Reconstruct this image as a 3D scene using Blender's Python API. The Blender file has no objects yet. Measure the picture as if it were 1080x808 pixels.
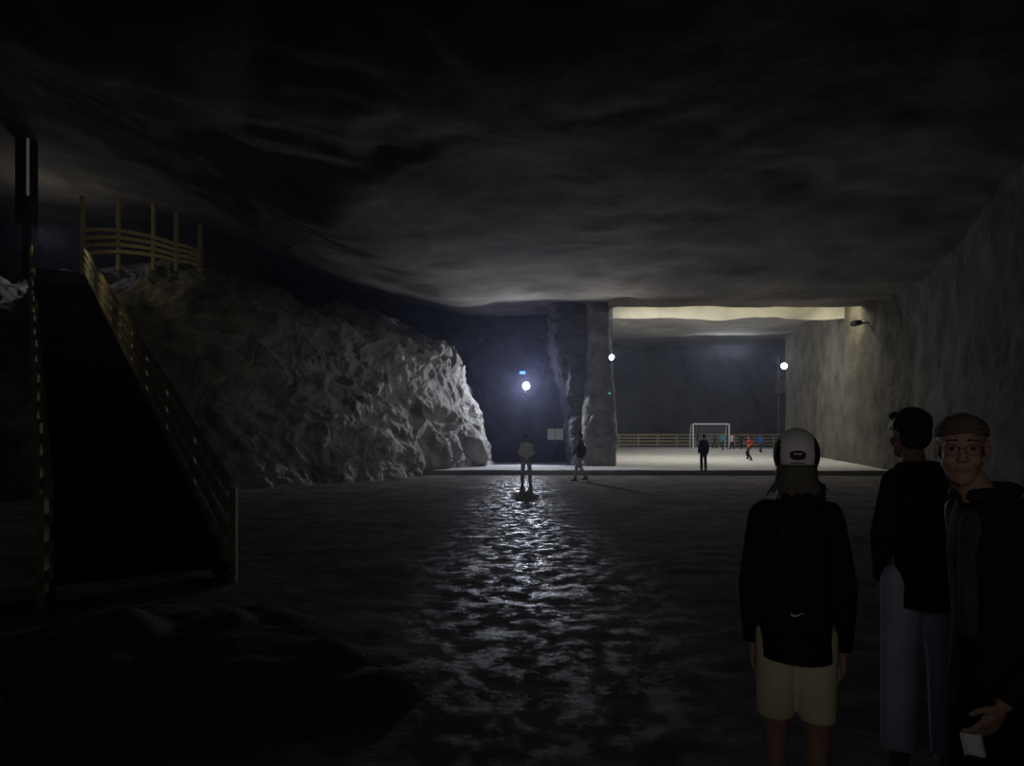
import bpy, bmesh, math, random
from mathutils import Vector, Matrix, noise
random.seed(4)
S = bpy.context.scene
S.view_settings.view_transform = 'Standard'
S.view_settings.look = 'None'
S.view_settings.exposure = 0
COL = S.collection
F = 700.0; HZ = 458.0; CH = 1.65
def P(px, py, D): return Vector(((px-540)/F*D, D, CH+(HZ-py)/F*D))

# ------------------------------------------------------------ materials
def mat(name, col, rough=0.8, metal=0.0, emit=None, es=0.0, var=0.0, vscale=4.0, bump=0.0, bscale=8.0, bdist=0.05, spec=0.3, col2=None):
    m = bpy.data.materials.new(name); m.use_nodes = True
    nt = m.node_tree; b = nt.nodes['Principled BSDF']
    b.inputs['Base Color'].default_value = (*col, 1)
    b.inputs['Roughness'].default_value = rough
    b.inputs['Metallic'].default_value = metal
    b.inputs['Specular IOR Level'].default_value = spec
    if emit:
        b.inputs['Emission Color'].default_value = (*emit, 1)
        b.inputs['Emission Strength'].default_value = es
    tc = nt.nodes.new('ShaderNodeTexCoord')
    if var > 0:
        n = nt.nodes.new('ShaderNodeTexNoise'); n.inputs['Scale'].default_value = vscale; n.inputs['Detail'].default_value = 8
        r = nt.nodes.new('ShaderNodeValToRGB')
        r.color_ramp.elements[0].position = 0.3; r.color_ramp.elements[1].position = 0.7
        r.color_ramp.elements[0].color = (*[c*(1-var) for c in col], 1)
        c2 = col2 or [min(1, c*(1+var)) for c in col]
        r.color_ramp.elements[1].color = (*c2, 1)
        nt.links.new(tc.outputs['Object'], n.inputs['Vector']); nt.links.new(n.outputs['Fac'], r.inputs['Fac'])
        nt.links.new(r.outputs['Color'], b.inputs['Base Color'])
    if bump > 0:
        n2 = nt.nodes.new('ShaderNodeTexNoise'); n2.inputs['Scale'].default_value = bscale; n2.inputs['Detail'].default_value = 9
        n2.inputs['Roughness'].default_value = 0.6
        bp = nt.nodes.new('ShaderNodeBump'); bp.inputs['Strength'].default_value = bump; bp.inputs['Distance'].default_value = bdist
        nt.links.new(tc.outputs['Object'], n2.inputs['Vector']); nt.links.new(n2.outputs['Fac'], bp.inputs['Height'])
        nt.links.new(bp.outputs['Normal'], b.inputs['Normal'])
    return m

def floor_mat():
    m = bpy.data.materials.new('damp_salt_floor'); m.use_nodes = True
    nt = m.node_tree; b = nt.nodes['Principled BSDF']; L = nt.links.new
    def math_(op, a=None, c=None, clamp=False):
        n = nt.nodes.new('ShaderNodeMath'); n.operation = op; n.use_clamp = clamp
        for i, v in enumerate((a, c)):
            if v is None: continue
            if isinstance(v, (int, float)): n.inputs[i].default_value = v
            else: L(v, n.inputs[i])
        return n.outputs[0]
    tc = nt.nodes.new('ShaderNodeTexCoord')
    n = nt.nodes.new('ShaderNodeTexNoise'); n.inputs['Scale'].default_value = .9; n.inputs['Detail'].default_value = 14
    n.inputs['Roughness'].default_value = .78
    r = nt.nodes.new('ShaderNodeValToRGB'); r.color_ramp.elements[0].position = .36; r.color_ramp.elements[1].position = .64
    r.color_ramp.elements[0].color = (.060, .053, .046, 1); r.color_ramp.elements[1].color = (.27, .235, .20, 1)
    L(tc.outputs['Object'], n.inputs['Vector']); L(n.outputs['Fac'], r.inputs['Fac']); L(r.outputs['Color'], b.inputs['Base Color'])
    # wet gloss confined to a middle band, shaped to narrow the lamp glint
    sx = nt.nodes.new('ShaderNodeSeparateXYZ'); L(tc.outputs['Object'], sx.inputs[0])
    nw = nt.nodes.new('ShaderNodeTexNoise'); nw.inputs['Scale'].default_value = .45; nw.inputs['Detail'].default_value = 4
    L(tc.outputs['Object'], nw.inputs['Vector'])
    off = math_('MULTIPLY', math_('SUBTRACT', nw.outputs['Fac'], .5), 1.6)
    dist = math_('ABSOLUTE', math_('ADD', math_('SUBTRACT', sx.outputs['X'], .1), off))
    band = nt.nodes.new('ShaderNodeMapRange'); band.interpolation_type = 'SMOOTHSTEP'
    band.inputs[1].default_value = .2; band.inputs[2].default_value = 1.8; band.inputs[3].default_value = 1; band.inputs[4].default_value = 0
    L(dist, band.inputs[0])
    n3 = nt.nodes.new('ShaderNodeTexNoise'); n3.inputs['Scale'].default_value = 3.6; n3.inputs['Detail'].default_value = 13
    n3.inputs['Roughness'].default_value = .72
    L(tc.outputs['Object'], n3.inputs['Vector'])
    sp = nt.nodes.new('ShaderNodeMapRange'); sp.inputs[1].default_value = .43; sp.inputs[2].default_value = .53
    sp.inputs[3].default_value = 1; sp.inputs[4].default_value = .0
    L(n3.outputs['Fac'], sp.inputs[0])
    # gloss faded towards the camera so the glint thins out there
    near_fade = nt.nodes.new('ShaderNodeMapRange'); near_fade.inputs[1].default_value = 2.5; near_fade.inputs[2].default_value = 7.0; near_fade.inputs[3].default_value = .2; near_fade.inputs[4].default_value = 1
    L(sx.outputs['Y'], near_fade.inputs[0])
    wet = math_('MULTIPLY', math_('MULTIPLY', sp.outputs[0], band.outputs[0]), near_fade.outputs[0])
    L(math_('ADD', math_('MULTIPLY', wet, .50), .03), b.inputs['Specular IOR Level'])
    L(math_('SUBTRACT', .85, math_('MULTIPLY', wet, .60)), b.inputs['Roughness'])
    n2 = nt.nodes.new('ShaderNodeTexNoise'); n2.inputs['Scale'].default_value = 7; n2.inputs['Detail'].default_value = 12
    n2.inputs['Roughness'].default_value = .7
    bp = nt.nodes.new('ShaderNodeBump'); bp.inputs['Strength'].default_value = 1; bp.inputs['Distance'].default_value = .030
    L(n2.outputs['Fac'], bp.inputs['Height']); L(tc.outputs['Object'], n2.inputs['Vector']); L(bp.outputs['Normal'], b.inputs['Normal'])
    return m

M = {}
M['floor'] = floor_mat()
M['field'] = mat('salt_field_floor', (.42,.41,.39), .8, var=.12, vscale=.8, bump=.3, bscale=5, bdist=.03)
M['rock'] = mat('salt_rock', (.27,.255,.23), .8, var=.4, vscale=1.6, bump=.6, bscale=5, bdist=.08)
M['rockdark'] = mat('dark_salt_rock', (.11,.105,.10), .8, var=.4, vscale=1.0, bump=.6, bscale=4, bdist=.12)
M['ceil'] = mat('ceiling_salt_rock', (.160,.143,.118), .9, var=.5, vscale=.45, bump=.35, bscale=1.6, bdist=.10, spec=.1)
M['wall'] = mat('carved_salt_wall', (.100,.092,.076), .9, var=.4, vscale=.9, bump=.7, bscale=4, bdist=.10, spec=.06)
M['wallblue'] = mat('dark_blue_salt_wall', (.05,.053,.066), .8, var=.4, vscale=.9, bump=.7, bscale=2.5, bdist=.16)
M['wallfar'] = mat('far_salt_wall', (.092,.102,.125), .85, var=.35, vscale=.25, bump=.3, bscale=1, bdist=.15)
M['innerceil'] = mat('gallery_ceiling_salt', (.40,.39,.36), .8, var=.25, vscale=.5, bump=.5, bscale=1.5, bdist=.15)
M['wood'] = mat('weathered_wood', (.52,.44,.25), .7, var=.25, vscale=6, bump=.2, bscale=20, bdist=.01)
M['wooddark'] = mat('dark_tread_wood', (.014,.012,.010), .95, var=.3, vscale=6, bump=.2, bscale=20, bdist=.01, spec=.0)
M['metal'] = mat('dark_metal', (.03,.03,.035), .5, .6)
M['lens'] = mat('lamp_lens', (1,1,1), .3, emit=(.80,.87,1), es=60)
M['blueled'] = mat('blue_led', (.1,.3,.8), .4, emit=(.1,.4,1), es=.6)
M['greenled'] = mat('green_led', (.1,.8,.5), .4, emit=(.1,.9,.6), es=.35)
M['tube'] = mat('dim_light_tube', (.6,.6,.6), .4, emit=(.75,.8,.8), es=.05)
M['paper'] = mat('paper', (.6,.62,.55), .8, var=.05)
M['white'] = mat('white_paint', (.75,.75,.75), .5, var=.03)
M['net'] = mat('net_cord', (.5,.5,.5), .8)

# ------------------------------------------------------------ helpers
def link(o, parent=None, label=None, cat=None, group=None, kind=None):
    if o.name not in COL.objects: COL.objects.link(o)
    if parent is not None: o.parent = parent
    if label: o['label'] = label
    if cat: o['category'] = cat
    if group: o['group'] = group
    if kind: o['kind'] = kind
    return o
def bm_obj(name, bm, m, smooth=False, **k):
    me = bpy.data.meshes.new(name); bm.normal_update(); bm.to_mesh(me); bm.free()
    for mm in (m if isinstance(m, (list, tuple)) else [m]): me.materials.append(mm)
    if smooth:
        for p in me.polygons: p.use_smooth = True
    return link(bpy.data.objects.new(name, me), **k)
def empty(name, loc, **k):
    o = bpy.data.objects.new(name, None); o.location = loc; o.empty_display_size = .2
    return link(o, **k)
def zrot(d):
    return Vector(d).normalized().to_track_quat('Z', 'Y').to_matrix().to_4x4()
def cone(bm, p0, r0, p1, r1, seg=14, ends=True, M4=None):
    p0 = Vector(p0); p1 = Vector(p1)
    if M4: p0 = M4 @ p0; p1 = M4 @ p1
    d = p1-p0
    if d.length < 1e-5: return
    bmesh.ops.create_cone(bm, cap_ends=True, segments=seg, radius1=r0, radius2=r1, depth=d.length,
                          matrix=Matrix.Translation((p0+p1)/2) @ zrot(d))
    if ends:
        for p, r in ((p0, r0), (p1, r1)):
            bmesh.ops.create_icosphere(bm, subdivisions=2, radius=r*1.0, matrix=Matrix.Translation(p))
def ell(bm, c, r, M4=None, sub=3):
    m = Matrix.Translation(Vector(c)) @ Matrix.Diagonal((*r, 1))
    if M4: m = M4 @ m
    bmesh.ops.create_icosphere(bm, subdivisions=sub, radius=1.0, matrix=m)
def loft(bm, rings, seg=24, pw=2.3, M4=None, cap=True):
    """rings: (cx,cy,z,rx,ry)"""
    R = []
    for cx, cy, z, rx, ry in rings:
        row = []
        for i in range(seg):
            a = 2*math.pi*i/seg; c, s = math.cos(a), math.sin(a)
            x = cx+rx*math.copysign(abs(c)**(2/pw), c); y = cy+ry*math.copysign(abs(s)**(2/pw), s)
            v = Vector((x, y, z))
            if M4: v = M4 @ v
            row.append(bm.verts.new(v))
        R.append(row)
    for a, b in zip(R, R[1:]):
        for i in range(seg):
            j = (i+1) % seg
            bm.faces.new((a[i], a[j], b[j], b[i]))
    if cap:
        bm.faces.new(list(reversed(R[0]))); bm.faces.new(R[-1])
def box(bm, c, s, M4=None):
    m = Matrix.Translation(Vector(c)) @ Matrix.Diagonal((*s, 1))
    if M4: m = M4 @ m
    bmesh.ops.create_cube(bm, size=1, matrix=m)
def beam(bm, a, b, w, h):
    a = Vector(a); b = Vector(b); d = b-a
    x = d.normalized(); side = x.cross(Vector((0, 0, 1)))
    side = side.normalized() if side.length > 1e-3 else Vector((1, 0, 0))
    up = side.cross(x)
    m = Matrix((( x.x, side.x, up.x, 0), (x.y, side.y, up.y, 0), (x.z, side.z, up.z, 0), (0, 0, 0, 1)))
    bmesh.ops.create_cube(bm, size=1, matrix=Matrix.Translation((a+b)/2) @ m @ Matrix.Diagonal((d.length, w, h, 1)))

def fr(p, o=4): return noise.fractal(Vector(p), 1.0, 2.0, o)
def crumple(p, s):
    w = Vector((fr(p*.5+Vector((9, 2, 1)), 3), fr(p*.5+Vector((3, 7, 5)), 3), fr(p*.5+Vector((1, 4, 8)), 3)))
    q = Vector((p.x+p.z*.3, p.y, p.z*.8-p.x*.2))*s + w*.8
    d, pts = noise.voronoi(q)
    return d[0]*.9 - .45 + fr(q*2.0)*.35
def facets(p, s, ww=.8, g2=.42):
    # planar facets: each warped cell is a tilted plane, creased at the borders
    w = Vector((fr(p*.4+Vector((9, 2, 1)), 2), fr(p*.4+Vector((3, 7, 5)), 2), fr(p*.4+Vector((1, 4, 8)), 2)))
    def lay(q, seed):
        d, pts = noise.voronoi(q)
        c = pts[0]; g = noise.noise_vector(c*3.7+Vector((seed, 0, 0)))
        h = noise.noise(c*2.1+Vector((0, seed, 0)))
        e = min(1, (d[1]-d[0])*3.5)
        return (g.dot(q-c)*1.3+h*.5)*e
    u = (p.x*.8+p.y*.35+p.z*.6); v = (p.z*.75-p.x*.55)
    q = Vector((u*.8, v*1.1, p.y*.8))*s+w*ww
    return lay(q, 1.0)+g2*lay(q*2.3, 5.0)+.12*fr(q*3)
def jag(p, s):
    # angular version with less warp and a third, finer facet layer
    return facets(p, s, .35)+.10*facets(p*1.0+Vector((3, 1, 4)), s*3.6, .3)

def sheet(name, rows, m, nu, nv, amp, scale, flip=False, smooth=False, low=0, fn=crumple, **k):
    def samp(pl, t):
        n = len(pl)-1; x = t*n; i = min(int(x), n-1); f = x-i
        p0 = pl[max(i-1, 0)]; p1 = pl[i]; p2 = pl[i+1]; p3 = pl[min(i+2, n)]
        return .5*((2*p1)+(p2-p0)*f+(2*p0-5*p1+4*p2-p3)*f*f+(3*p1-p0-3*p2+p3)*f**3)
    rows = [[Vector(p) for p in r] for r in rows]
    G = []
    for j in range(nv):
        v = j/(nv-1); G.append([None]*nu)
    for i in range(nu):
        col = [samp(r, i/(nu-1)) for r in rows]
        for j in range(nv):
            G[j][i] = samp(col, j/(nv-1))
    bm = bmesh.new(); V = []
    for j in range(nv):
        row = []
        for i in range(nu):
            a = G[j][min(i+1, nu-1)]-G[j][max(i-1, 0)]; b = G[min(j+1, nv-1)][i]-G[max(j-1, 0)][i]
            n = a.cross(b)
            n = n.normalized() if n.length > 1e-6 else Vector((0, 0, 1))
            if flip: n = -n
            p = G[j][i]
            am = amp(p) if callable(amp) else amp
            d = am*fn(p, scale)+low*fr(p*.25, 3)
            row.append(bm.verts.new(p+n*d))
        V.append(row)
    for j in range(nv-1):
        for i in range(nu-1):
            q = (V[j][i], V[j][i+1], V[j+1][i+1], V[j+1][i])
            bm.faces.new(q if not flip else q[::-1])
    return bm_obj(name, bm, m, smooth, **k)

def ss(a, b, x):
    t = max(0, min(1, (x-a)/(b-a))); return t*t*(3-2*t)
def lerp_pts(pts, y):
    if y <= pts[0][0]: return pts[0][1]
    for (a, x0), (b, x1) in zip(pts, pts[1:]):
        if y <= b: return x0+(x1-x0)*(y-a)/(b-a)
    return pts[-1][1]

# ------------------------------------------------------------ floor
def fh(x, y):
    z = .03*fr((x*.5, y*.5, 0), 3)+.020*fr((x*3.4, y*3.4, 3), 6)
    z += .24*math.exp(-(((x+2.6)/1.3)**2+((y-5.1)/.8)**2))*(1+.8*fr((x*2.2, y*2.2, 1), 4))
    z += .14*math.exp(-(((x+1.2)/.8)**2+((y-4.4)/.5)**2))*(1+.6*fr((x*2.5, y*2.5, 6), 4))
    z *= 1-ss(19, 26, y)*.8
    return z
bm = bmesh.new(); V = []
nx, ny = 320, 380
for j in range(ny):
    y = -5+33*(j/(ny-1))**1.25; row = []
    for i in range(nx):
        x = -20+38*i/(nx-1); row.append(bm.verts.new((x, y, fh(x, y))))
    V.append(row)
for j in range(ny-1):
    for i in range(nx-1): bm.faces.new((V[j][i], V[j][i+1], V[j+1][i+1], V[j+1][i]))
bm_obj('floor', bm, M['floor'], True, kind='structure', label='dark damp uneven salt floor of the mine chamber')
def pz(y): return .2+.3*ss(26, 58, y)
bm = bmesh.new(); V = []
for j in range(60):
    y = 26.7+39*j/59; row = []
    for i in range(60):
        x = -4+37*i/59
        yy = y - (.02*(x-3) if j == 0 else 0)
        row.append(bm.verts.new((x, yy, pz(y)+.02*fr((x*.4, y*.4, 0)))))
    V.append(row)
for j in range(59):
    for i in range(59): bm.faces.new((V[j][i], V[j][i+1], V[j+1][i+1], V[j+1][i]))
fr0 = [bm.verts.new((v.co.x, v.co.y, -.1)) for v in V[0]]
for i in range(59): bm.faces.new((fr0[i], fr0[i+1], V[0][i+1], V[0][i]))
bm_obj('floor.001', bm, M['field'], False, kind='structure', label='raised pale salt floor of the playing field')

# ------------------------------------------------------------ ceiling
xs = [(8, -.5), (15, -2.8), (18.5, -5.6), (22, -4.6), (26, -3.3), (33, -2.2)]
def cz(x, y):
    z = 7.45
    z += 4.2*ss(-4, -18, x)
    z += 1.8*ss(13, 0, y)
    z -= .5*ss(8, 14, x)*ss(30, 20, y)
    e = lerp_pts(xs, y)+1.3*fr((x*.15, y*.35, 3))
    z += .55*ss(e+1.0, e-2.6, x)*(.4+.6*ss(12, 17, y))
    z += .36*fr((x*.11, y*.10, 1.3), 2)
    z += .26*facets(Vector((x, y*.8, 0)), .17, .4, .22)
    z += .012*fr((x*.6, y*.5, 4), 5)
    z += .15*ss(27, 31, y)
    return z
bm = bmesh.new(); V = []
nx, ny = 300, 300
for i in range(nx):
    x = -30+50*i/(nx-1); k_ = ss(4.2, 4.9, x); ye = 33.4-2.3*k_+(.25-.15*k_)*fr((x*.6, 2, 1))
    row = []
    for j in range(ny):
        y = -8+(ye+8)*j/(ny-1)
        z = cz(x, y)
        if k_ > .5: z += (7.62+.10*fr((x*.5, 1, 4), 3)-z)*ss(27, 31, y)*.8
        row.append(bm.verts.new((x, y, z)))
    row.append(bm.verts.new((x, ye+.15, z+2.4)))
    V.append(row)
for i in range(nx-1):
    for j in range(ny): bm.faces.new((V[i][j], V[i][j+1], V[i+1][j+1], V[i+1][j]))
bm_obj('ceiling', bm, M['ceil'], True, kind='structure', label='rough domed salt rock ceiling of the chamber')
bm = bmesh.new(); V = []
NI = 150
for i in range(NI):
    x = 2+31*i/(NI-1); row = []
    lo = 7.50+.12*fr((x*.35, 1, 2))
    ys = [31.1+2.3*j/8 for j in range(9)]+[33.4, 33.6, 33.85, 33.92]+[34.0+32*j/90 for j in range(91)]
    for j, y in enumerate(ys):
        y2 = y+.15*fr((x*.5, 0, 0))
        if j <= 9: z = 9.4
        elif j in (10, 11): z = lo
        else: z = 8.5+.2*ss(34, 42, y)+1.6*ss(43, 64, y)+.16*fr((x*.25, y*.25, 2))
        row.append(bm.verts.new((x, y2, z)))
    V.append(row)
for i in range(NI-1):
    for j in range(len(V[0])-1): bm.faces.new((V[i][j], V[i][j+1], V[i+1][j+1], V[i+1][j]))
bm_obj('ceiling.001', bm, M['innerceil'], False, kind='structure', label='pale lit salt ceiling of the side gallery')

# ------------------------------------------------------------ walls
base = [(32, 49), (21, 48), (19.6, 47.3), (19.0, 44), (17.9, 38.5), (16.9, 33.8), (16.35, 31.2), (16.2, 30.5), (15.9, 29.2), (15.0, 26), (13.6, 21.5), (10.9, 14), (8.6, 6), (7.5, -8)]
def wr(z, dx, dn): return [(x+(dx if y > 29 else dn), y, z) for x, y in base]
sheet('wall_right', [wr(-.3, 0, 0), wr(3, .05, .15), wr(5.4, .05, .15), wr(6.9, 0, 0), wr(8.0, 0, -.4), wr(11.5, -.05, -1.4)],
      M['wall'], 420, 120, lambda p: .05+.10*ss(31, 27, p.y), .75, low=.10, smooth=False, fn=jag, kind='structure', label='tall carved grey salt wall beside the gallery opening')
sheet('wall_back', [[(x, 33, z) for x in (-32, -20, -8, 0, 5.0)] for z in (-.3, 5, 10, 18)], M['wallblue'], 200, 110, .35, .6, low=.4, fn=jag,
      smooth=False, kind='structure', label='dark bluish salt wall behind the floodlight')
sheet('wall_far', [[(x, 65, z) for x in (2, 12, 22, 33)] for z in (-.3, 4, 8, 12)], M['wallfar'], 120, 60, .35, .25, low=1.2,
      smooth=True, kind='structure', label='dim blue-grey wall closing the gallery')
sheet('wall_gallery', [[(3.6, y, z) for y in (32, 42, 54, 66)] for z in (-.3, 4, 8, 12)], M['wall'], 40, 30, .1, .5,
      kind='structure', label='salt wall along the inside of the gallery')
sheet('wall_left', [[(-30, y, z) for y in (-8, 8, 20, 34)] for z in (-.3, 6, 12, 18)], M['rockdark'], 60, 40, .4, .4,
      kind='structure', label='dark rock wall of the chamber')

# ------------------------------------------------------------ cliffs
b0 = [(-19, 15.5, -.3), (-14, 18.5, -.3), (-11, 19.3, -.3), (-8.3, 19.9, -.3), (-6, 22.2, -.3), (-4.1, 25.5, -.3), (-2.0, 29.0, -.2), (-1.2, 31.6, -.2)]
tp = [(-22, 27, 7.4), (-17, 26.5, 7.4), (-14, 25.6, 7.5), (-11.3, 25, 7.3), (-8.3, 25.5, 6.2), (-5.6, 26.8, 5.6), (-3.4, 28.6, 5.1), (-2.1, 31.6, 4.4)]
def mixr(a, b, f, out=0, dz=0): return [tuple(Vector(p)*(1-f)+Vector(q)*f+Vector((out*.6, -out, dz))) for p, q in zip(a, b)]
bk = [(x-.5, 32.6, z+(2.4 if x < -13 else 1.6 if x < -4 else .6)) for x, y, z in tp]
sheet('salt_cliff', [b0, mixr(b0, tp, .35, .2), mixr(b0, tp, .7, .2, .15), tp, mixr(tp, bk, .45, 0, .1), bk], M['rock'], 400, 220, .86, .60, low=.5, fn=jag,
      label='crumpled grey salt rock cliff below the terrace', cat='rock face')
b1 = [(-2.0, 1.5), (-2.8, 4.1), (-4.85, 6.1), (-8.1, 10.6), (-11.7, 15), (-15.7, 20), (-20.8, 26.5)]
t1 = [(-7, -1, 1.8), (-6.5, 2.5, 1.8), (-8.2, 4.6, 3.6), (-11.2, 8.5, 5.5), (-15.5, 13, 7.2), (-20, 18, 7.6), (-26, 25, 7.8)]
b1 = [(x, y, -.3) for x, y in b1]
bk1 = [(x-2.5, y-1, z+.6) for x, y, z in t1]
sheet('salt_slope', [b1, mixr(b1, t1, .35, 0, .3), mixr(b1, t1, .7, 0, .5), t1, bk1], M['rock'], 260, 120, .25, 1.0, low=.25, fn=jag,
      label='dark rough salt rock slope beside the wooden staircase', cat='rock face')

def pillar(name, L_, R_, D, cy, ry, m, label, seed=0, amp=.14, **kw):
    bm = bmesh.new(); rings = []
    for k in range(101):
        y_ = 505-(505-300)*k/100
        z = CH+(HZ-y_)/F*D; a = (lerp_pts(L_, y_)-540)/F*D; b = (lerp_pts(R_, y_)-540)/F*D
        rings.append(((a+b)/2, cy, z, (b-a)/2, ry))
    loft(bm, rings, 120, 6)
    cx = sum(r[0] for r in rings)/len(rings)
    for v in bm.verts:
        n = (v.co-Vector((cx, cy, v.co.z))); n.z = 0; n.normalize()
        v.co += n*(amp*jag(v.co+Vector((seed, 0, 0)), 1.1)+.05*fr(v.co*.8))
    bm_obj(name, bm, m, False, label=label, **kw)
pillar('rock_pillar', [(300, 614), (330, 619), (400, 618), (450, 612), (505, 606)], [(300, 644), (320, 642), (365, 645), (420, 650), (505, 651)],
       30.2, 31.3, 1.4, M['rock'], 'pale straight-cut salt pillar at the gallery opening', amp=.24, cat='rock pillar')
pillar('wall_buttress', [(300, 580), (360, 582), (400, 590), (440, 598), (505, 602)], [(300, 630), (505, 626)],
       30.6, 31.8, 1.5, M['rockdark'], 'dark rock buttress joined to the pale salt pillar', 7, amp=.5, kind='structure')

# ------------------------------------------------------------ staircase
d3 = Vector((-.734, 1, .426)); R0 = Vector((-3.15, 7.36, 0)); L0 = Vector((-4.45, 6.40, 0)); T = 18.1
st = empty('staircase', (R0+L0)/2, label='long wooden staircase with plank railings climbing the rock', cat='staircase')
inv = -st.location
dh = Vector((-.734, 1, 0)).normalized(); pr = (R0-L0).normalized()
N = 45
bm = bmesh.new(); Lw = (R0-L0).length
# one tread with its closed riser board
box(bm, (0, 0, 0), (Lw, .50, .045)); box(bm, (0, .235, .09), (Lw, .03, .19))
for v in bm.verts:
    p = v.co.copy(); v.co = pr*p.x+dh*p.y+Vector((0, 0, p.z))
tr0 = bm_obj('tread', bm, M['wooddark'], parent=st)
mid0 = (R0+L0)/2
for i in range(N):
    o = tr0 if i == 0 else tr0.copy()
    if i: COL.objects.link(o); o.parent = st
    t = T*(i+1)/N
    o.location = mid0+d3*t+inv-Vector((0, 0, .02))
for A in (R0, L0):
    bm = bmesh.new(); beam(bm, A+inv-Vector((0, 0, .02)), A+d3*T+inv, .07, .3)
    bm_obj('stringer', bm, M['wooddark'], parent=st)
    rl = empty('railing', (0, 0, 0), parent=st)
    sd = pr*.06 if A is R0 else -pr*.06
    for k in range(11):
        t = T*k/10; q = A+d3*t+inv
        bm = bmesh.new(); box(bm, (0, 0, .5), (.07, .07, 1.1)); o = bm_obj('post', bm, M['wood'], parent=rl); o.location = q+sd
    for hh, w in ((1.10, .13), (.83, .11), (.56, .11), (.29, .11)):
        bm = bmesh.new(); beam(bm, A+inv+Vector((0, 0, hh)), A+d3*(T+.4)+inv+Vector((0, 0, hh)), .045, w)
        bm_obj('rail', bm, M['wood'], parent=rl)
E = mid0+d3*T
ld = empty('landing_deck', E, label='wooden landing deck at the top of the staircase', cat='deck')
bm = bmesh.new(); box(bm, (0, 0, 0), (Lw+.3, 2.4, .08))
for v in bm.verts:
    p = v.co.copy(); v.co = pr*p.x+dh*(p.y+1.5)+Vector((0, 0, p.z))
bm_obj('deck', bm, M['wood'], parent=ld)
for a in (-1, 1):
    for b in (.4, 2.5):
        bm = bmesh.new(); q = pr*(a*Lw*.5)+dh*b; box(bm, (q.x, q.y, -.4), (.14, .14, .8)); bm_obj('leg', bm, M['wood'], parent=ld)
wf = empty('wooden_railing', P(125, 285, 25.8), label='tall-posted curved plank railing on the terrace edge', cat='railing')
wi = -wf.location
posts = [(87, 207, 290, 25.3), (125, 210, 285, 25.3), (162, 214, 285, 25.3), (186, 224, 286, 25.3), (211, 236, 287, 25.3)]
for x, a, b, D in posts:
    bm = bmesh.new(); beam(bm, P(x, b, D)+wi, P(x, a, D)+wi, .13, .13); bm_obj('post', bm, M['wood'], parent=wf)
cur = [(87, 243), (105, 242), (125, 243), (143, 246), (162, 250), (175, 254), (186, 258), (198, 260), (211, 266)]
for k in range(4):
    bm = bmesh.new()
    for p, q in zip(cur, cur[1:]):
        beam(bm, P(p[0], p[1]+k*8.5*(1-(p[0]-87)/300), 25.2)+wi, P(q[0], q[1]+k*8.5*(1-(q[0]-87)/300), 25.2)+wi, .05, .13)
    bm_obj('rail', bm, M['wood'], parent=wf)
c = P(31, 236, 24.2)
lc = empty('light_column', c, label='tall dark metal column with a dim vertical light tube', cat='lamp')
bm = bmesh.new(); box(bm, (-.1, 0, 1.5), (.55, .4, 3.2)); box(bm, (-.1, 0, -.9), (.2, .2, 2.2)); box(bm, (-.1, 0, 3.15), (.6, .45, .1))
bmesh.ops.bevel(bm, geom=bm.edges[:], offset=.02, segments=1); bm_obj('housing', bm, M['metal'], parent=lc)
bm = bmesh.new(); cone(bm, (.12, -.24, .95), .045, (.12, -.24, 3.1), .045, ends=False); bm_obj('light_tube', bm, M['tube'], parent=lc)

# ------------------------------------------------------------ lamps and added fill lights
def spot(name, loc, tgt, e, size, col, blend=.4, rad=.12, parent=None):
    l = bpy.data.lights.new(name, 'SPOT'); l.energy = e; l.spot_size = math.radians(size); l.spot_blend = blend; l.shadow_soft_size = rad; l.color = col
    o = bpy.data.objects.new(name, l); COL.objects.link(o); o.location = loc
    o.rotation_euler = (Vector(tgt)-Vector(loc)).to_track_quat('-Z', 'Y').to_euler(); return o
def area(name, loc, tgt, e, sx, sy, col):
    l = bpy.data.lights.new(name, 'AREA'); l.shape = 'RECTANGLE'; l.size = sx; l.size_y = sy; l.energy = e; l.color = col
    o = bpy.data.objects.new(name, l); COL.objects.link(o); o.location = loc
    o.rotation_euler = (Vector(tgt)-Vector(loc)).to_track_quat('-Z', 'Y').to_euler(); return o
def point(name, loc, e, col, r=.2):
    l = bpy.data.lights.new(name, 'POINT'); l.energy = e; l.color = col; l.shadow_soft_size = r
    o = bpy.data.objects.new(name, l); COL.objects.link(o); o.location = loc; return o

def floodlight(loc, rad, label, back=.9):
    e = empty('floodlight', loc, label=label, cat='floodlight')
    bm = bmesh.new(); cone(bm, (0, .02, 0), rad*1.15, (0, .28, 0), rad*.75, 24, False)
    for k in range(5): box(bm, (-rad*.6+k*rad*.3, .32, 0), (.02, .1, rad*1.2))
    bm_obj('housing', bm, M['metal'], parent=e)
    bm = bmesh.new(); ell(bm, (0, 0, 0), (rad, .06, rad)); bm_obj('lens', bm, M['lens'], True, parent=e)
    bm = bmesh.new(); box(bm, (rad*1.25, .15, 0), (.03, .08, .1)); box(bm, (-rad*1.25, .15, 0), (.03, .08, .1))
    box(bm, (0, .15, -rad*1.3), (rad*2.5, .08, .03)); box(bm, (rad*1.25, .15, -rad*.65), (.03, .08, rad*1.3)); box(bm, (-rad*1.25, .15, -rad*.65), (.03, .08, rad*1.3))
    beam(bm, (0, .15, -rad*1.3), (0, .15+back, -rad*1.3), .06, .06)
    bm_obj('bracket', bm, M['metal'], parent=e)
    return e
W = (.78, .84, 1)
p1 = P(555, 407, 31.0); floodlight(p1, .16, 'bright round white floodlight mounted on the dark wall', 1.6)
spot('flood_beam', p1-Vector((0, .12, 0)), (-4, 10, 0), 950, 176, W, .25, .13)
point('wall_glow_fill', p1+Vector((0, .75, .45)), 60, (.45,.44,1), .15)  # added bluish point behind the housing, glows the wall like a halo
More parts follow.
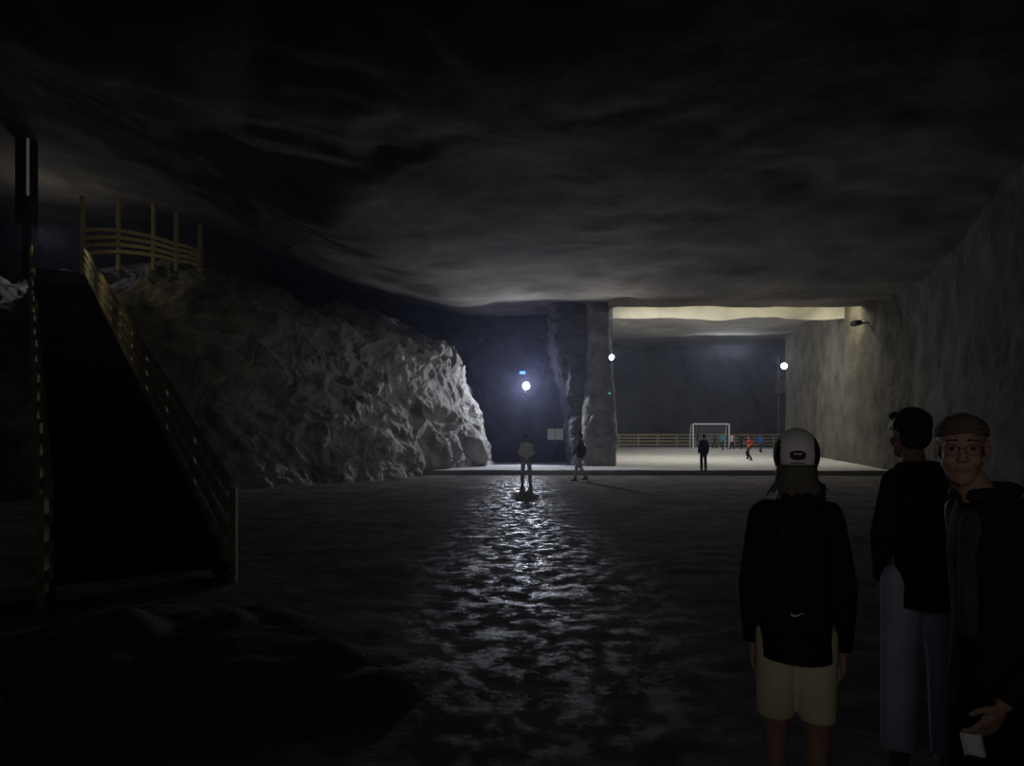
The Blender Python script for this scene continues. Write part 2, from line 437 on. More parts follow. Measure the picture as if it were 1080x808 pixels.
p2 = P(645, 377, 29.2); floodlight(p2, .11, 'small white floodlight mounted on the salt pillar', .6)
spot('flood_beam', p2-Vector((0, .15, 0)), (-.5, 20, 11), 135, 128, (1,.95,.86), .9, .4)
p3 = P(827, 386, 38); floodlight(p3, .16, 'white floodlight on a dark pole in the gallery', .6)
spot('flood_beam', p3-Vector((0, .2, 0)), (5, 26, 8.5), 150, 105, (1,.95,.86), .9, .3)
b = Vector((p3.x, p3.y+.75, pz(38)))
pe = empty('lamp_pole', b, label='dark metal lamp pole with a control box', cat='pole')
bm = bmesh.new(); cone(bm, (0, 0, -.1), .07, (0, 0, p3.z-b.z+.6), .05, 12, False); bm_obj('pole', bm, M['metal'], parent=pe)
bm = bmesh.new(); box(bm, (0, -.12, p3.z-b.z-1.1), (.5, .22, .8)); bmesh.ops.bevel(bm, geom=bm.edges[:], offset=.03, segments=1); bm_obj('control_box', bm, M['metal'], parent=pe)
e = empty('indicator_sign', P(551, 393, 32.2), label='small glowing blue sign above the floodlight', cat='sign')
bm = bmesh.new(); box(bm, (0, .06, 0), (.36, .1, .22)); bm_obj('frame', bm, M['metal'], parent=e)
bm = bmesh.new(); box(bm, (0, 0, 0), (.28, .04, .12)); bm_obj('panel', bm, M['blueled'], parent=e)
e = empty('indicator_sign', P(643, 415, 29.3), label='tiny green indicator light on the salt pillar', cat='sign')
bm = bmesh.new(); box(bm, (0, .2, 0), (.14, .4, .14)); bm_obj('frame', bm, M['metal'], parent=e)
bm = bmesh.new(); ell(bm, (0, -.01, 0), (.05, .03, .05)); bm_obj('panel', bm, M['greenled'], parent=e)
for x in (581.5, 590.0):
    bm = bmesh.new(); box(bm, (0, 0, 0), (.33, .02, .5))
    o = bm_obj('notice', bm, M['paper'], label='pale paper notice fixed on the dark wall', cat='notice', group='notices on the wall'); o.location = P(x, 458, 30.1)
e = empty('security_camera', P(903, 341, 29.6), label='black security camera on the corner of the salt wall', cat='camera')
bm = bmesh.new(); box(bm, (0, 0, 0), (.28, .5, .2)); bmesh.ops.bevel(bm, geom=bm.edges[:], offset=.04, segments=2); bm_obj('housing', bm, M['metal'], parent=e)
bm = bmesh.new(); beam(bm, (0, .2, 0), (.8, .4, .1), .07, .07); bm_obj('bracket', bm, M['metal'], parent=e)

warm = (1, .96, .60)
area('gallery_uplight', (10.6, 31.75, 8.25), (10.6, 33.5, 7.95), 95, 11.5, .15, warm)
area('gallery_corner_light', (15.1, 31.9, 7.9), (16.5, 31.8, 6.4), 75, .5, .3, (1,.94,.70))
area('gallery_downlight', (9.5, 34.7, 7.95), (10, 42, 0), 700, 9, .9, (1, .97, .92))
area('gallery_uplight', (9.5, 34.9, 8.05), (10, 42, 9.2), 130, 9, .2, (1, .97, .85))  # added strip that only brightens the gallery ceiling
area('gallery_downlight', (9.5, 32.0, 8.0), (9.6, 33.2, 0), 170, 9, .3, (1, .97, .92))
area('gallery_downlight', (17, 52, 8.3), (14, 46, 0), 260, 4, 1.0, (.95, .97, 1))
spot('face_fill', (-.2, -1.0, 1.9), (1.26, 2.6, 1.52), 19, 43, (1, .93, .86), 1.0, .4)  # added unseen fill for the near faces, no lamp stands there
point('rear_fill', (-1.6, -2.5, 3.2), 11, (1, .95, .9), .5)  # added dim fill behind the camera for the foreground
spot('terrace_fill', (-14.2, 22.8, 10.0), (-14.6, 27, 8.3), 7, 130, (1, .90, .6), .6, .3)  # added warm fill on the camera side of the terrace railing
point('terrace_fill', (-19.0, 27.2, 9.7), 45, (.95, .95, 1), .3)  # added cool fill that brightens the rock behind the landing
for t_, e_ in ((16.0, 26), (11.5, 16), (7.5, 4)):
    m_ = mid0+d3*t_
    spot('rail_fill', m_-pr*.45+Vector((0, 0, 2.2)), m_+pr*.65+Vector((0, 0, .7)), e_, 125, (1, .86, .45), .9, .2)  # added unseen spots that warm the right railing
m_ = mid0+d3*15.5
spot('rail_fill', m_+pr*.3+Vector((0, 0, 2.2)), m_-pr*.75+Vector((0, 0, .7)), 16, 90, (1, .86, .45), .9, .2)  # another added warm fill, turned on the left railing
spot('chamber_fill', (-1.5, 13.5, 6.7), (-8, 23.5, 3), 60, 80, (1, .97, .92), .9, .5)  # added fill lifting the dark left part of the cliff
spot('chamber_fill', (2.6, 24.8, 6.5), (-4.6, 26.2, 3.0), 260, 60, (1, .96, .9), 1.0, .15)  # added grazing fill from the right to shade the cliff folds
spot('chamber_fill', (-1.0, 12.0, 6.7), (1.3, 22.5, 1.0), 240, 22, (.95, .97, 1), .9, .3)  # added narrow fill on the people in the middle distance

# ------------------------------------------------------------ fence and goal
fe = empty('wooden_fence', (18, 62, pz(62.5)), label='low pale wooden plank fence closing the playing field', cat='fence')
for k in range(10):
    bm = bmesh.new(); box(bm, (-8+k*1.8, 0, .55), (.12, .12, 1.2)); bm_obj('post', bm, M['wood'], parent=fe)
for h in (.2, .5, .8, 1.1):
    bm = bmesh.new(); box(bm, (0, -.08, h), (16.6, .04, .14)); bm_obj('rail', bm, M['wood'], parent=fe)
D = 54; gx0 = (731-540)/F*D; gx1 = (769-540)/F*D; gz = pz(D)
g = empty('football_goal', ((gx0+gx1)/2, D, gz), label='small white football goal with net', cat='goal'); w = (gx1-gx0)/2
bm = bmesh.new()
for s in (-1, 1):
    beam(bm, (s*w, 0, 0), (s*w, 0, 2.0), .09, .09); beam(bm, (s*w, 0, 2), (s*w, .7, 1.9), .05, .05); beam(bm, (s*w, .7, 1.9), (s*w, 1.1, 0), .05, .05); beam(bm, (s*w, 0, .03), (s*w, 1.1, .03), .05, .05)
beam(bm, (-w, 0, 2), (w, 0, 2), .09, .09); beam(bm, (-w, 1.1, .03), (w, 1.1, .03), .05, .05)
bm_obj('frame', bm, M['white'], parent=g)
bm = bmesh.new()
for k in range(13): x = -w+2*w*k/12; beam(bm, (x, .7, 1.9), (x, 1.1, 0), .012, .012)
for k in range(9): f = k/8; beam(bm, (-w, .7+.4*f, 1.9*(1-f)), (w, .7+.4*f, 1.9*(1-f)), .012, .012)
bm_obj('net', bm, M['net'], parent=g)

# ------------------------------------------------------------ people
MC = {}
def cm(col, rough=.85, bump=.25, bs=14):
    k = (tuple(col), rough)
    if k not in MC: MC[k] = mat('cloth_%d' % len(MC), col, rough, var=.15, vscale=5, bump=bump, bscale=bs, bdist=.02, spec=.15)
    return MC[k]
SKIN = mat('skin', (.40,.25,.18), .6, var=.04, vscale=14, spec=.15)
HAIRD = mat('dark_hair', (.018,.013,.010), .6, bump=.5, bscale=60, bdist=.01)
HAIRB = mat('brown_hair', (.13,.115,.095), .6, bump=.6, bscale=60, bdist=.012)
EYEW = mat('eye_white', (.42,.38,.35), .3); IRIS = mat('iris', (.03,.02,.015), .2)
LIP = mat('lip', (.34,.18,.14), .5)

def remesh(o, vox, it=3):
    r = o.modifiers.new('r', 'REMESH'); r.mode = 'VOXEL'; r.voxel_size = vox; r.use_smooth_shade = True
    s = o.modifiers.new('s', 'SMOOTH'); s.factor = .5; s.iterations = it
def bpart(name, bm, m, par, vox, it=3, **k):
    for v in bm.verts: v.co *= par['_s']
    o = bm_obj(name, bm, m, True, parent=par, **k); remesh(o, vox, it); return o

def person(loc, yaw, H, label, pose=None, top=(.02,.02,.025), bottom=(.03,.03,.04), bot='trousers', shoe=(.05,.05,.05), hair='short', hairm=None,
           vox=.012, headyaw=0, headtilt=0, headoff=(0, 0, 0), hem=.82, wide=1.0, group=None, sleeves='long', hw=1.0, legw=0.0):
    s = H/1.75
    J = dict(hipL=(-.085, 0, .92), hipR=(.085, 0, .92), kneeL=(-.10, .02, .50), kneeR=(.10, .02, .50), ankL=(-.105, -.02, .09), ankR=(.105, -.02, .09),
             shL=(-.175*wide, 0, 1.41), shR=(.175*wide, 0, 1.41), elL=(-.235*wide, -.02, 1.12), elR=(.235*wide, -.02, 1.12), wrL=(-.24*wide, .04, .87), wrR=(.24*wide, .04, .87))
    if pose: J.update(pose)
    J = {k: Vector(v) for k, v in J.items()}
    ho = Vector(headoff)
    root = empty('person', loc, label=label, cat='person', group=group); root.rotation_euler = (0, 0, yaw); root['_s'] = s
    HM = Matrix.Translation(Vector((0, .015, 1.635))+ho) @ Matrix.Rotation(headyaw, 4, 'Z') @ Matrix.Rotation(headtilt, 4, 'X') @ Matrix.Diagonal((hw, 1, 1, 1))
    bm = bmesh.new()
    ell(bm, (0, -.012, .032), (.074, .093, .083), HM)
    ell(bm, (0, .028, -.014), (.061, .063, .086), HM)
    ell(bm, (0, .032, -.056), (.050, .053, .058), HM)
    ell(bm, (0, .058, -.095), (.024, .029, .025), HM)
    for sx in (-1, 1):
        cone(bm, (sx*.043, .012, -.050), .020, (sx*.014, .062, -.095), .017, M4=HM)
        ell(bm, (sx*.030, .054, -.034), (.029, .031, .029), HM)
        ell(bm, (sx*.028, .066, .026), (.026, .017, .011), HM)
        ell(bm, (sx*.010, .096, -.036), (.008, .010, .007), HM)
        ell(bm, (sx*.076, -.008, -.005), (.009, .019, .032), HM)
    ell(bm, (0, .073, -.066), (.025, .016, .022), HM)
    cone(bm, (0, .082, .014), .0070, (0, .101, -.030), .0090, M4=HM)
    nb = HM @ Vector((0, -.02, -.07))
    cone(bm, nb, .048, Vector((0, -.01, 1.46))+ho*.6, .053)
    loft(bm, [(0, 0, .86, .12, .09), (0, 0, .95, .15, .10), (0, 0, 1.08, .130, .09), (0, 0, 1.25, .155*wide, .1), (0, 0, 1.36, .155*wide, .1), (0, 0, 1.42, .11*wide, .075), (0, 0, 1.45, .06, .06)])
    for q in 'LR':
        sg = -1 if q == 'L' else 1
        cone(bm, J['hip'+q], .078, J['knee'+q], .050); cone(bm, J['knee'+q], .050, J['ank'+q], .034)
        mid = J['knee'+q].lerp(J['ank'+q], .28)+Vector((0, -.012, 0)); ell(bm, mid, (.048, .048, .10))
        a = J['ank'+q]; cone(bm, a+Vector((0, 0, -.045)), .032, a+Vector((sg*.01, .13, -.055)), .028)
        cone(bm, J['sh'+q], .048, J['el'+q], .037); cone(bm, J['el'+q], .037, J['wr'+q], .025)
        w_ = J['wr'+q]; d = (J['wr'+q]-J['el'+q]).normalized(); side = Vector((0, 1, 0)) if abs(d.y) < .7 else Vector((0, 0, 1)); side = (side-d*side.dot(d)).normalized()
        inn = d.cross(side)*1.0
        if inn.x*sg > 0: inn = -inn
        for o_ in (-.022, -.008, .008, .022):
            cone(bm, w_, .017, w_+d*.080+side*o_*1.15, .0115)
        for o_, ln in zip((.029, .0098, -.0098, -.029), (.064, .073, .068, .053)):
            b0_ = w_+d*.083+side*o_
            b1_ = b0_+(d*.93+inn*.3).normalized()*ln*.5; b2_ = b1_+(d*.75+inn*.66).normalized()*ln*.5
            cone(bm, b0_, .0090, b1_, .0084, 10); cone(bm, b1_, .0084, b2_, .0072, 10)
        tb = w_+d*.03+side*.026; t1_ = tb+(d*.6+side*.75+inn*.25).normalized()*.036; t2_ = t1_+(d*.9+side*.3+inn*.3).normalized()*.03
        cone(bm, tb, .013, t1_, .010, 10); cone(bm, t1_, .010, t2_, .008, 10)
    bpart('body', bm, SKIN, root, vox if vox > .009 else .0045, 2 if vox > .009 else 6)
    cv = max(vox, .009)
    bm = bmesh.new(); hz = hem
    loft(bm, [(0, 0, hz, .180*wide, .135), (0, 0, hz+.1, .178*wide, .135), (0, 0, 1.1, .172*wide, .128), (0, 0, 1.28, .188*wide, .135), (0, -.005, 1.38, .19*wide, .128), (ho.x*.2, ho.y*.2-.01, 1.44, .145*wide, .105), (ho.x*.4, ho.y*.4-.01, 1.475, .085, .085), (ho.x*.5, ho.y*.5-.005, 1.50, .07, .075)])
    for q in 'LR':
        sg = -1 if q == 'L' else 1
        cone(bm, J['sh'+q]+Vector((-sg*.02, 0, -.005)), .066, J['el'+q], .053)
        if sleeves == 'long': cone(bm, J['el'+q], .053, J['el'+q].lerp(J['wr'+q], .98), .040, ends=False); ell(bm, J['el'+q], (.052,)*3)
    for v in bm.verts: v.co += Vector((1, 1, 0))*.012*fr(v.co*7)
    bpart('jacket', bm, cm(top), root, cv, 2)
    bm = bmesh.new(); ww = .45+.55*wide
    loft(bm, [(0, 0, .84, .155*ww, .11), (0, 0, .9, .165*ww, .115), (0, 0, 1.0, .155*ww, .11)])
    for q in 'LR':
        k = J['knee'+q]; h = J['hip'+q]; a = J['ank'+q]
        if bot == 'shorts':
            cone(bm, h, .084, h.lerp(k, .84), .072, 20, False); ell(bm, h, (.083,)*3)
        else:
            cone(bm, h, .088+legw, k, .070+legw); cone(bm, k, .070+legw, k.lerp(a, .96), .066+legw, 18, False)
    for v in bm.verts: v.co += Vector((1, 1, 0))*.006*fr(v.co*9)
    bpart('shorts' if bot == 'shorts' else 'trousers', bm, cm(bottom), root, cv, 1)
    for q in 'LR':
        a = J['ank'+q]; bm = bmesh.new(); g0 = a-Vector((0, 0, .09))
        loft(bm, [(g0.x, g0.y+.055, g0.z, .045, .14), (g0.x, g0.y+.055, g0.z+.03, .047, .142), (g0.x, g0.y+.045, g0.z+.055, .042, .125), (g0.x, g0.y, g0.z+.09, .042, .06), (g0.x, g0.y-.005, g0.z+.12, .04, .052)])
        bpart('shoe', bm, cm(shoe, .6), root, max(vox, .009), 2)
    if hair == 'short':
        bm = bmesh.new(); ell(bm, (0, -.022, .043), (.085, .098, .088), HM); ell(bm, (0, -.045, -.01), (.075, .068, .075), HM)
        cone(bm, (-.045, .05, .085), .022, (.045, .05, .085), .022, M4=HM)
        for v in bm.verts: v.co += Vector((1, 1, 1))*.006*fr(v.co*40)
        bpart('hair', bm, hairm or HAIRD, root, max(.006, vox*.7), 1)
    elif hair == 'capped':
        bm = bmesh.new(); ell(bm, (0, -.030, .012), (.080, .082, .075), HM)
        bpart('hair', bm, hairm or HAIRD, root, .006, 1)
    elif hair == 'long':
        bm = bmesh.new(); ell(bm, (0, -.018, .020), (.076, .092, .078), HM); ell(bm, (0, -.036, -.08), (.062, .045, .06), HM)
        for k in range(25):
            a = -1.8+3.6*k/24; rr = .8+.45*random.random()
            p_ = Vector((math.sin(a)*.068, -.02-math.cos(a)*.06, -.03)); m_ = Vector((math.sin(a)*.074, -.028-math.cos(a)*.058, -.085)); q_ = Vector((math.sin(a)*.105*rr, -.03-math.cos(a)*.075, -.125-.045*random.random()))
            cone(bm, p_, .011, m_, .010, 8, M4=HM); cone(bm, m_, .010, q_, .004, 8, M4=HM)
        bpart('hair', bm, hairm or HAIRB, root, .005, 1)
    return root, HM, s, J

# --- woman with white cap, back view
X = (840-540)/F*2.6; YW = -.36
r1, HM, s, J = person((X, 2.6, 0), YW, 1.66, 'woman in black jacket, khaki shorts and white cap facing away',
    pose=dict(elL=(-.172, -.03, 1.12), wrL=(-.172, .03, .86), elR=(.176, -.03, 1.12), wrR=(.176, .02, .86), hipL=(-.075, 0, .92), hipR=(.075, 0, .92), kneeL=(-.08, .02, .5), kneeR=(.08, .02, .5), ankL=(-.08, -.02, .09), ankR=(.08, -.02, .09)),
    top=(.008,.009,.013), bottom=(.72,.66,.45), bot='shorts', shoe=(.1,.1,.1), hair='long', vox=.006, hem=.82, wide=.78)
bm = bmesh.new()
bmesh.ops.create_uvsphere(bm, u_segments=64, v_segments=48, radius=1)
bmesh.ops.delete(bm, geom=[v for v in bm.verts if v.co.z < -.42], context='VERTS')
CR = Vector((.090, .122, .108)); CC = Vector((0, -.012, .022))
for f in bm.faces:
    c = f.calc_center_median(); f.material_index = 0 if (abs(c.x) < .70 and c.y < .1) else 1
for v in bm.verts:
    v.co = HM @ (CC+Vector((v.co.x*CR.x, v.co.y*CR.y, v.co.z*CR.z)))
    v.co *= s
CAPW = mat('white_cap_fabric', (.90,.88,.89), .8, var=.04); CAPD = mat('dark_cap_fabric', (.04,.03,.04), .8)
cap = bm_obj('cap', bm, [CAPW, CAPD], True, parent=r1, label='white baseball cap with a purple emblem')
sm = cap.modifiers.new('t', 'SOLIDIFY'); sm.thickness = .004
bm = bmesh.new()
V = []
for j in range(6):
    row = []
    for i in range(17):
        a = math.pi*(.12+.76*i/16); rr = 1+.62*j/5
        row.append(bm.verts.new((HM @ Vector((math.cos(a)*.088, CC.y+math.sin(a)*.12*rr, CC.z-.018-.02*(j/5)+.012*math.sin(a)*(1-j/5))))*s))
    V.append(row)
for j in range(5):
    for i in range(16): bm.faces.new((V[j][i], V[j][i+1], V[j+1][i+1], V[j+1][i]))
o = bm_obj('visor', bm, CAPD, True, parent=cap); o.modifiers.new('t', 'SOLIDIFY').thickness = .004
def on_cap(x, z):
    u = x/CR.x; w = (z-CC.z)/CR.z; return (HM @ Vector((x, CC.y-CR.y*math.sqrt(max(0, 1-u*u-w*w))-.004, z)))*s
PUR = mat('purple_print', (.05,.015,.07), .7)
bm = bmesh.new()
def patch(bm, fn, nx=30, nz=18, x0=-.036, x1=.036, z0=.004, z1=.052):
    g = [[bm.verts.new(on_cap(x0+(x1-x0)*i/nx, z0+(z1-z0)*j/nz)) for i in range(nx+1)] for j in range(nz+1)]
    for j in range(nz):
        for i in range(nx):
            if fn((i+.5)/nx, (j+.5)/nz): bm.faces.new((g[j][i], g[j][i+1], g[j+1][i+1], g[j+1][i]))
def emb(u, v):
    if (abs(u-.5)/.5)**2.4+(abs(v-.5)/.5)**2.4 > 1: return False
    if .56 < v < .70 and (.28 < u < .46 or .54 < u < .72): return False
    return True
patch(bm, emb, x0=-.030, x1=.030, z0=.002, z1=.040)
patch(bm, lambda u, v: abs(v-.5) < .42 and not (int(u*22) % 3 == 2), 44, 4, -.026, .026, -.014, -.006)
bmesh.ops.delete(bm, geom=[v for v in bm.verts if not v.link_faces], context='VERTS')
bm_obj('emblem', bm, PUR, False, parent=cap)
bgp = empty('sling_bag', (X-.03, 2.57, 1.08), label='small black sling bag worn on the back with a white swoosh', cat='bag'); bgp.rotation_euler = (0, 0, YW)
bm = bmesh.new()
loft(bm, [(0, 0, -.15, .09, .035), (0, 0, -.12, .105, .045), (0, 0, .05, .105, .045), (0, 0, .13, .09, .035), (0, 0, .15, .06, .02)], 28, 3)
for v in bm.verts: v.co += Vector((0, -.155, 0))+Vector((1, .5, 1))*.01*fr(v.co*9)
bm_obj('pouch', bm, cm((.013,.014,.017)), True, parent=bgp)
bm = bmesh.new(); pts = [(-.07, -.15, .13), (-.03, -.155, .22), (.05, -.15, .30), (.10, -.10, .34), (.11, -.02, .37)]
for a, b in zip(pts, pts[1:]): beam(bm, a, b, .012, .03)
bm_obj('strap', bm, cm((.02,.02,.024)), parent=bgp)
bm = bmesh.new()
pts = [(-.06, -.2, -.02), (-.085, -.205, .03), (-.07, -.2, .08), (-.04, -.2, .05)]
for a, b in zip(pts, pts[1:]): cone(bm, a, .004, b, .004, 6)
bm_obj('cord', bm, cm((.05,.05,.055)), parent=bgp)
bm = bmesh.new()
sw = [(-.024, .004), (-.020, -.006), (-.012, -.010), (-.002, -.007), (.026, .010), (0, -.0005), (-.010, -.003), (-.018, .001)]
bm.faces.new([bm.verts.new((x+.01, -.208, z-.075)) for x, z in sw])
bm_obj('swoosh', bm, M['paper'], parent=bgp)

# --- man in dark jacket and blue jeans
X2 = (974-540)/F*3.25
r2, HM2, s2, J2 = person((X2, 3.25, 0), -.35, 1.77, 'man in black hooded jacket and blue jeans, head turned aside',
    pose=dict(wrL=(-.17, .08, .90), elL=(-.175, .0, 1.14), wrR=(.17, .12, .92), elR=(.175, 0, 1.14), ankL=(-.11, -.03, .09), kneeL=(-.10, .02, .5)),
    top=(.009,.010,.014), bottom=(.36,.43,.57), shoe=(.06,.06,.07), hair='short', vox=.006, headyaw=.50, hem=.80, wide=.76, headoff=(-.06, 0, 0), hw=.95, legw=.012)
bm = bmesh.new()
for k in range(14):
    a = math.pi*(1.0+k/14); a2 = math.pi*(1.0+(k+1)/14)
    cone(bm, (math.cos(a)*.098, math.sin(a)*.085-.01, 1.465-.02*math.sin(a-math.pi)), .032, (math.cos(a2)*.098, math.sin(a2)*.085-.01, 1.465-.02*math.sin(a2-math.pi)), .032, 10)
ell(bm, (0, -.11, 1.43), (.095, .05, .08))
bpart('hood', bm, cm((.009,.010,.014)), r2, .009, 2)

# --- man with glasses and cap looking at the viewer
X3 = 1.56; Y3 = 2.12; YB = 1.78
r3, HM3, s3, J3 = person((X3, Y3, 0), YB, 1.73, 'man with glasses, beige cap and dark olive jacket facing the viewer',
    pose=dict(elR=(.18, -.05, 1.13), wrR=(.16, -.03, .87), elL=(-.18, -.03, 1.12), wrL=(-.11, .11, .85), shR=(.15, 0, 1.41), shL=(-.15, 0, 1.41)),
    top=(.013,.012,.010), bottom=(.010,.010,.012), shoe=(.05,.05,.05), hair='capped', vox=.006,
    headyaw=.80, headoff=(.01, .125, -.01), hem=.78, wide=.82, hw=.90)
for sx in (-1, 1):
    bm = bmesh.new(); bmesh.ops.create_uvsphere(bm, u_segments=20, v_segments=16, radius=.0115, matrix=Matrix.Rotation(math.pi/2, 4, 'X'))
    for f in bm.faces: f.material_index = 1 if f.calc_center_median().y > .0088 else 0
    for v in bm.verts: v.co = (HM3 @ (v.co+Vector((sx*.030, .0755, .001))))*s3
    bm_obj('eye', bm, [EYEW, IRIS], True, parent=r3)
    bm = bmesh.new()
    for k in range(8):
        a = -1.0+2.0*k/8; a2 = -1.0+2.0*(k+1)/8
        f = lambda a: (sx*.030+math.sin(a)*.0150, .0855-.004*abs(a), .001+(math.cos(a)*.0085-.0020))
        cone(bm, f(a), .0026, f(a2), .0026, 8, M4=HM3)
    for v in bm.verts: v.co *= s3
    bm_obj('eyelid', bm, SKIN, True, parent=r3)
    bm = bmesh.new(); cone(bm, (sx*.046, .0765, .0245), .0022, (sx*.016, .0865, .0260), .0030, 8, M4=HM3)
    for v in bm.verts: v.co *= s3
    bm_obj('eyebrow', bm, HAIRD, True, parent=r3)
bm = bmesh.new()
cone(bm, (-.019, .0825, -.0670), .0022, (0, .0890, -.066), .0036, 8, M4=HM3); cone(bm, (.019, .0825, -.0670), .0022, (0, .0890, -.066), .0036, 8, M4=HM3)
cone(bm, (-.017, .0820, -.0695), .0022, (0, .0880, -.0725), .0040, 8, M4=HM3); cone(bm, (.017, .0820, -.0695), .0022, (0, .0880, -.0725), .0040, 8, M4=HM3)
for v in bm.verts: v.co *= s3
bm_obj('lips', bm, LIP, True, parent=r3)
gl = bmesh.new(); FR = mat('glasses_frame', (.06,.05,.04), .4, .3)
for sx in (-1, 1):
    pts = []
    for k in range(21):
        a = 2*math.pi*k/20; pts.append(Vector((sx*.032+math.cos(a)*.023, .104-.1*abs(math.cos(a)*.024)*.3, -.004+math.sin(a)*.017)))
    for a, b in zip(pts, pts[1:]): cone(gl, a, .0009, b, .0009, 6, M4=HM3)
    cone(gl, (sx*.055, .100, .004), .0011, (sx*.080, .0, .004), .0011, 6, M4=HM3)
cone(gl, (-.010, .105, .002), .0010, (.010, .105, .002), .0010, 6, M4=HM3)
for v in gl.verts: v.co *= s3
bm_obj('glasses', gl, FR, True, parent=r3, label='thin round-framed glasses')
bm = bmesh.new(); bmesh.ops.create_uvsphere(bm, u_segments=48, v_segments=32, radius=1)
bmesh.ops.delete(bm, geom=[v for v in bm.verts if v.co.z < -.22], context='VERTS')
for v in bm.verts:
    q = v.co.copy(); v.co = (HM3 @ Vector((q.x*.083, -.010+q.y*.101, .046+q.z*.060+.010*max(0, q.y)+.006*fr(q*2.5))))*s3
CAPB = cm((.15,.115,.09))
cap3 = bm_obj('cap', bm, CAPB, True, parent=r3, label='soft brown-beige peaked cap'); cap3.modifiers.new('t', 'SOLIDIFY').thickness = .003
bm = bmesh.new(); V = []
for j in range(6):
    row = []
    for i in range(17):
        a = math.pi*(.20+.60*i/16); rr = 1+.14*j/5
        row.append(bm.verts.new((HM3 @ Vector((math.cos(a)*.083, -.010+math.sin(a)*.100*rr, .050+.012*(j/5)+.012*math.sin(a)*(1-j/5))))*s3))
    V.append(row)
for j in range(5):
    for i in range(16): bm.faces.new((V[j][i], V[j][i+1], V[j+1][i+1], V[j+1][i]))
o = bm_obj('visor', bm, CAPB, True, parent=cap3); o.modifiers.new('t', 'SOLIDIFY').thickness = .003
bm = bmesh.new()
for k in range(14):
    a = math.pi*(.62+1.76*k/14); a2 = math.pi*(.62+1.76*(k+1)/14)
    f = lambda a: (math.cos(a)*.082+.005, math.sin(a)*.080+.055, 1.485-.01*math.sin(a))
    cone(bm, f(a), .022, f(a2), .022, 10)
bpart('collar', bm, cm((.022,.020,.018)), r3, .008, 2)
bm = bmesh.new()
loft(bm, [(0, .098, 1.02, .035, .045), (0, .10, 1.2, .045, .045), (0, .095, 1.36, .05, .045), (0, .075, 1.44, .05, .04), (0, .065, 1.475, .05, .04)], 20)
bpart('shirt', bm, cm((.06,.057,.05)), r3, .008, 2)
h = Matrix.Rotation(YB, 4, 'Z') @ ((J3['wrL']+(J3['wrL']-J3['elL']).normalized()*.14)*s3) + r3.location
bm = bmesh.new(); g = [[bm.verts.new((-.03+.06*i/6, .010*math.sin(i*.9)+.004*j, -.04+.06*j/6)) for i in range(7)] for j in range(7)]
for j in range(6):
    for i in range(6): bm.faces.new((g[j][i], g[j][i+1], g[j+1][i+1], g[j+1][i]))
o = bm_obj('paper_leaflet', bm, M['white'], True, label='folded white paper leaflet held in a hand', cat='paper'); o.modifiers.new('t', 'SOLIDIFY').thickness = .002
o.location = h+Vector((-.015, -.012, .0))

# --- mid people
def gp(px, py, z=0):
    D = (CH-z)*F/(py-HZ); return Vector(((px-540)/F*D, D, z))
walk = dict(kneeL=(-.09, .16, .52), ankL=(-.10, .22, .09), kneeR=(.09, -.02, .50), ankR=(.10, -.24, .12), elL=(-.24, -.12, 1.14), wrL=(-.23, -.08, .9), elR=(.24, .1, 1.14), wrR=(.22, .24, .95))
a = gp(555, 512); person(a, math.pi, 1.62, 'person in pale top and light trousers standing on the wet floor',
    pose=dict(ankL=(-.14, 0, .09), kneeL=(-.12, .03, .5), ankR=(.14, 0, .09), kneeR=(.12, .03, .5), wrL=(-.12, .16, 1.0), wrR=(.12, .16, 1.0), elL=(-.24, .02, 1.13), elR=(.24, .02, 1.13)),
    top=(.65,.64,.61), bottom=(.5,.48,.46), vox=.011, hem=.88)
a = gp(612, 507); person(a, math.pi*.55, 1.68, 'person in dark jacket and grey trousers walking',
    pose=walk, top=(.03,.03,.045), bottom=(.5,.49,.46), vox=.011)
run = dict(kneeL=(-.09, .24, .58), ankL=(-.10, .10, .22), kneeR=(.09, .02, .50), ankR=(.10, -.22, .12), elL=(-.26, -.14, 1.18), wrL=(-.23, .05, 1.1), elR=(.26, .12, 1.18), wrR=(.2, .28, 1.22))
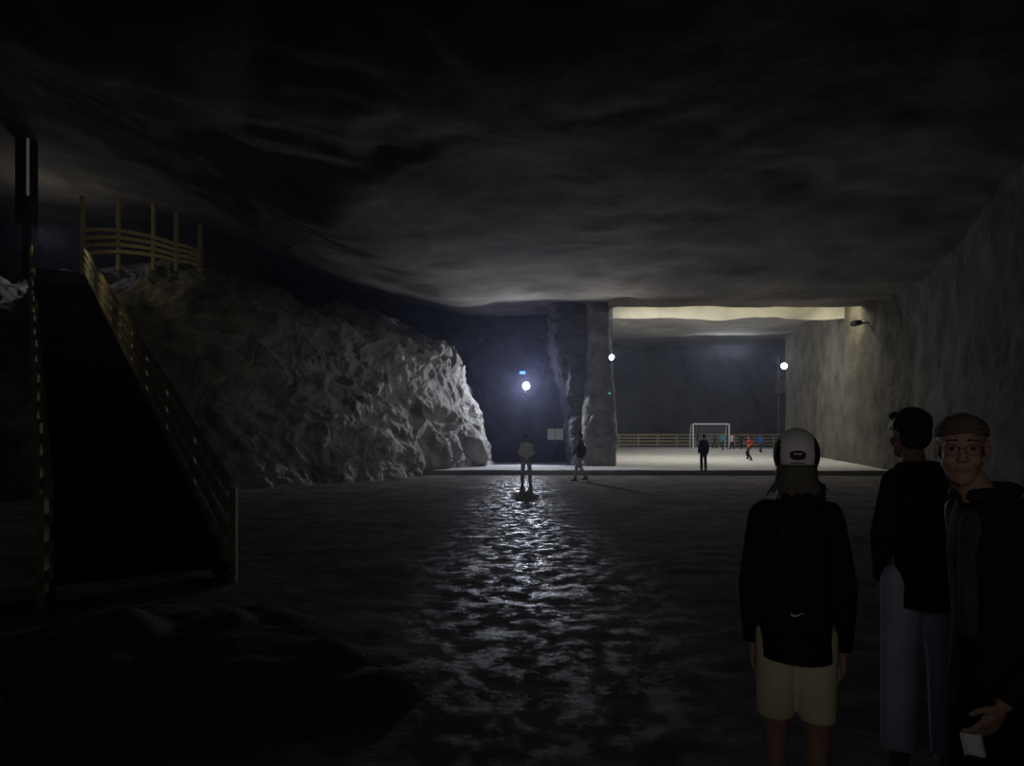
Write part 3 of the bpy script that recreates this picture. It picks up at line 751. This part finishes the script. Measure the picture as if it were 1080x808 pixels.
FP = [(742, 497, 458, (.01,.01,.015), (.01,.01,.015), 0.2, None, 'tall person in black clothes standing at the field edge'),
      (790, 486, 460, (.30,.04,.03), (.02,.02,.02), 1.6, run, 'person in red top running on the field'),
      (802, 477, 457, (.03,.08,.35), (.02,.02,.03), -1.0, walk, 'person in blue top walking on the field'),
      (772, 474, 457, (.65,.65,.65), (.02,.02,.03), .5, walk, 'person in white top on the field'),
      (762, 475, 456, (.05,.30,.45), (.03,.03,.03), 2.2, run, 'person in teal top running on the field'),
      (754, 473, 457, (.04,.04,.05), (.05,.05,.06), 1.0, walk, 'person in dark clothes near the goal'),
      (782, 474, 459, (.02,.02,.03), (.03,.03,.04), 2.6, run, 'person in dark clothes running across the field'),
      (736, 472, 454, (.03,.03,.03), (.03,.03,.03), -.6, walk, 'person in dark clothes beside the goal')]
for px, py, tpy, tc, bc, yaw, ps, lb in FP:
    D = 40
    for _ in range(30): D = (CH-pz(D))*F/(py-HZ)*.3+D*.7
    H = (py-tpy)/F*D
    person(Vector(((px-540)/F*D, D, pz(D))), yaw, min(max(H, 1.2), 1.85), lb, pose=ps, top=tc, bottom=bc, vox=.016)

# ------------------------------------------------------------ world (thin scatter added to give the lamps halos), camera
w = bpy.data.worlds.new('w'); S.world = w; w.use_nodes = True
w.node_tree.nodes['Background'].inputs[0].default_value = (.5,.6,1,1); w.node_tree.nodes['Background'].inputs[1].default_value = .004
vs = w.node_tree.nodes.new('ShaderNodeVolumeScatter'); vs.inputs['Density'].default_value = .0018; vs.inputs['Color'].default_value = (.66,.73,1,1); vs.inputs['Anisotropy'].default_value = .7
w.node_tree.links.new(vs.outputs[0], w.node_tree.nodes['World Output'].inputs['Volume'])
cd = bpy.data.cameras.new('camera'); cd.sensor_width = 36; cd.lens = F/1080*36; cd.shift_y = (HZ-404)/1080; cd.clip_end = 300
co = bpy.data.objects.new('camera', cd); COL.objects.link(co); co.location = (0, 0, CH); co.rotation_euler = (math.pi/2, 0, 0)
S.camera = co
for o in list(bpy.data.objects):
    if '_s' in o: del o['_s']
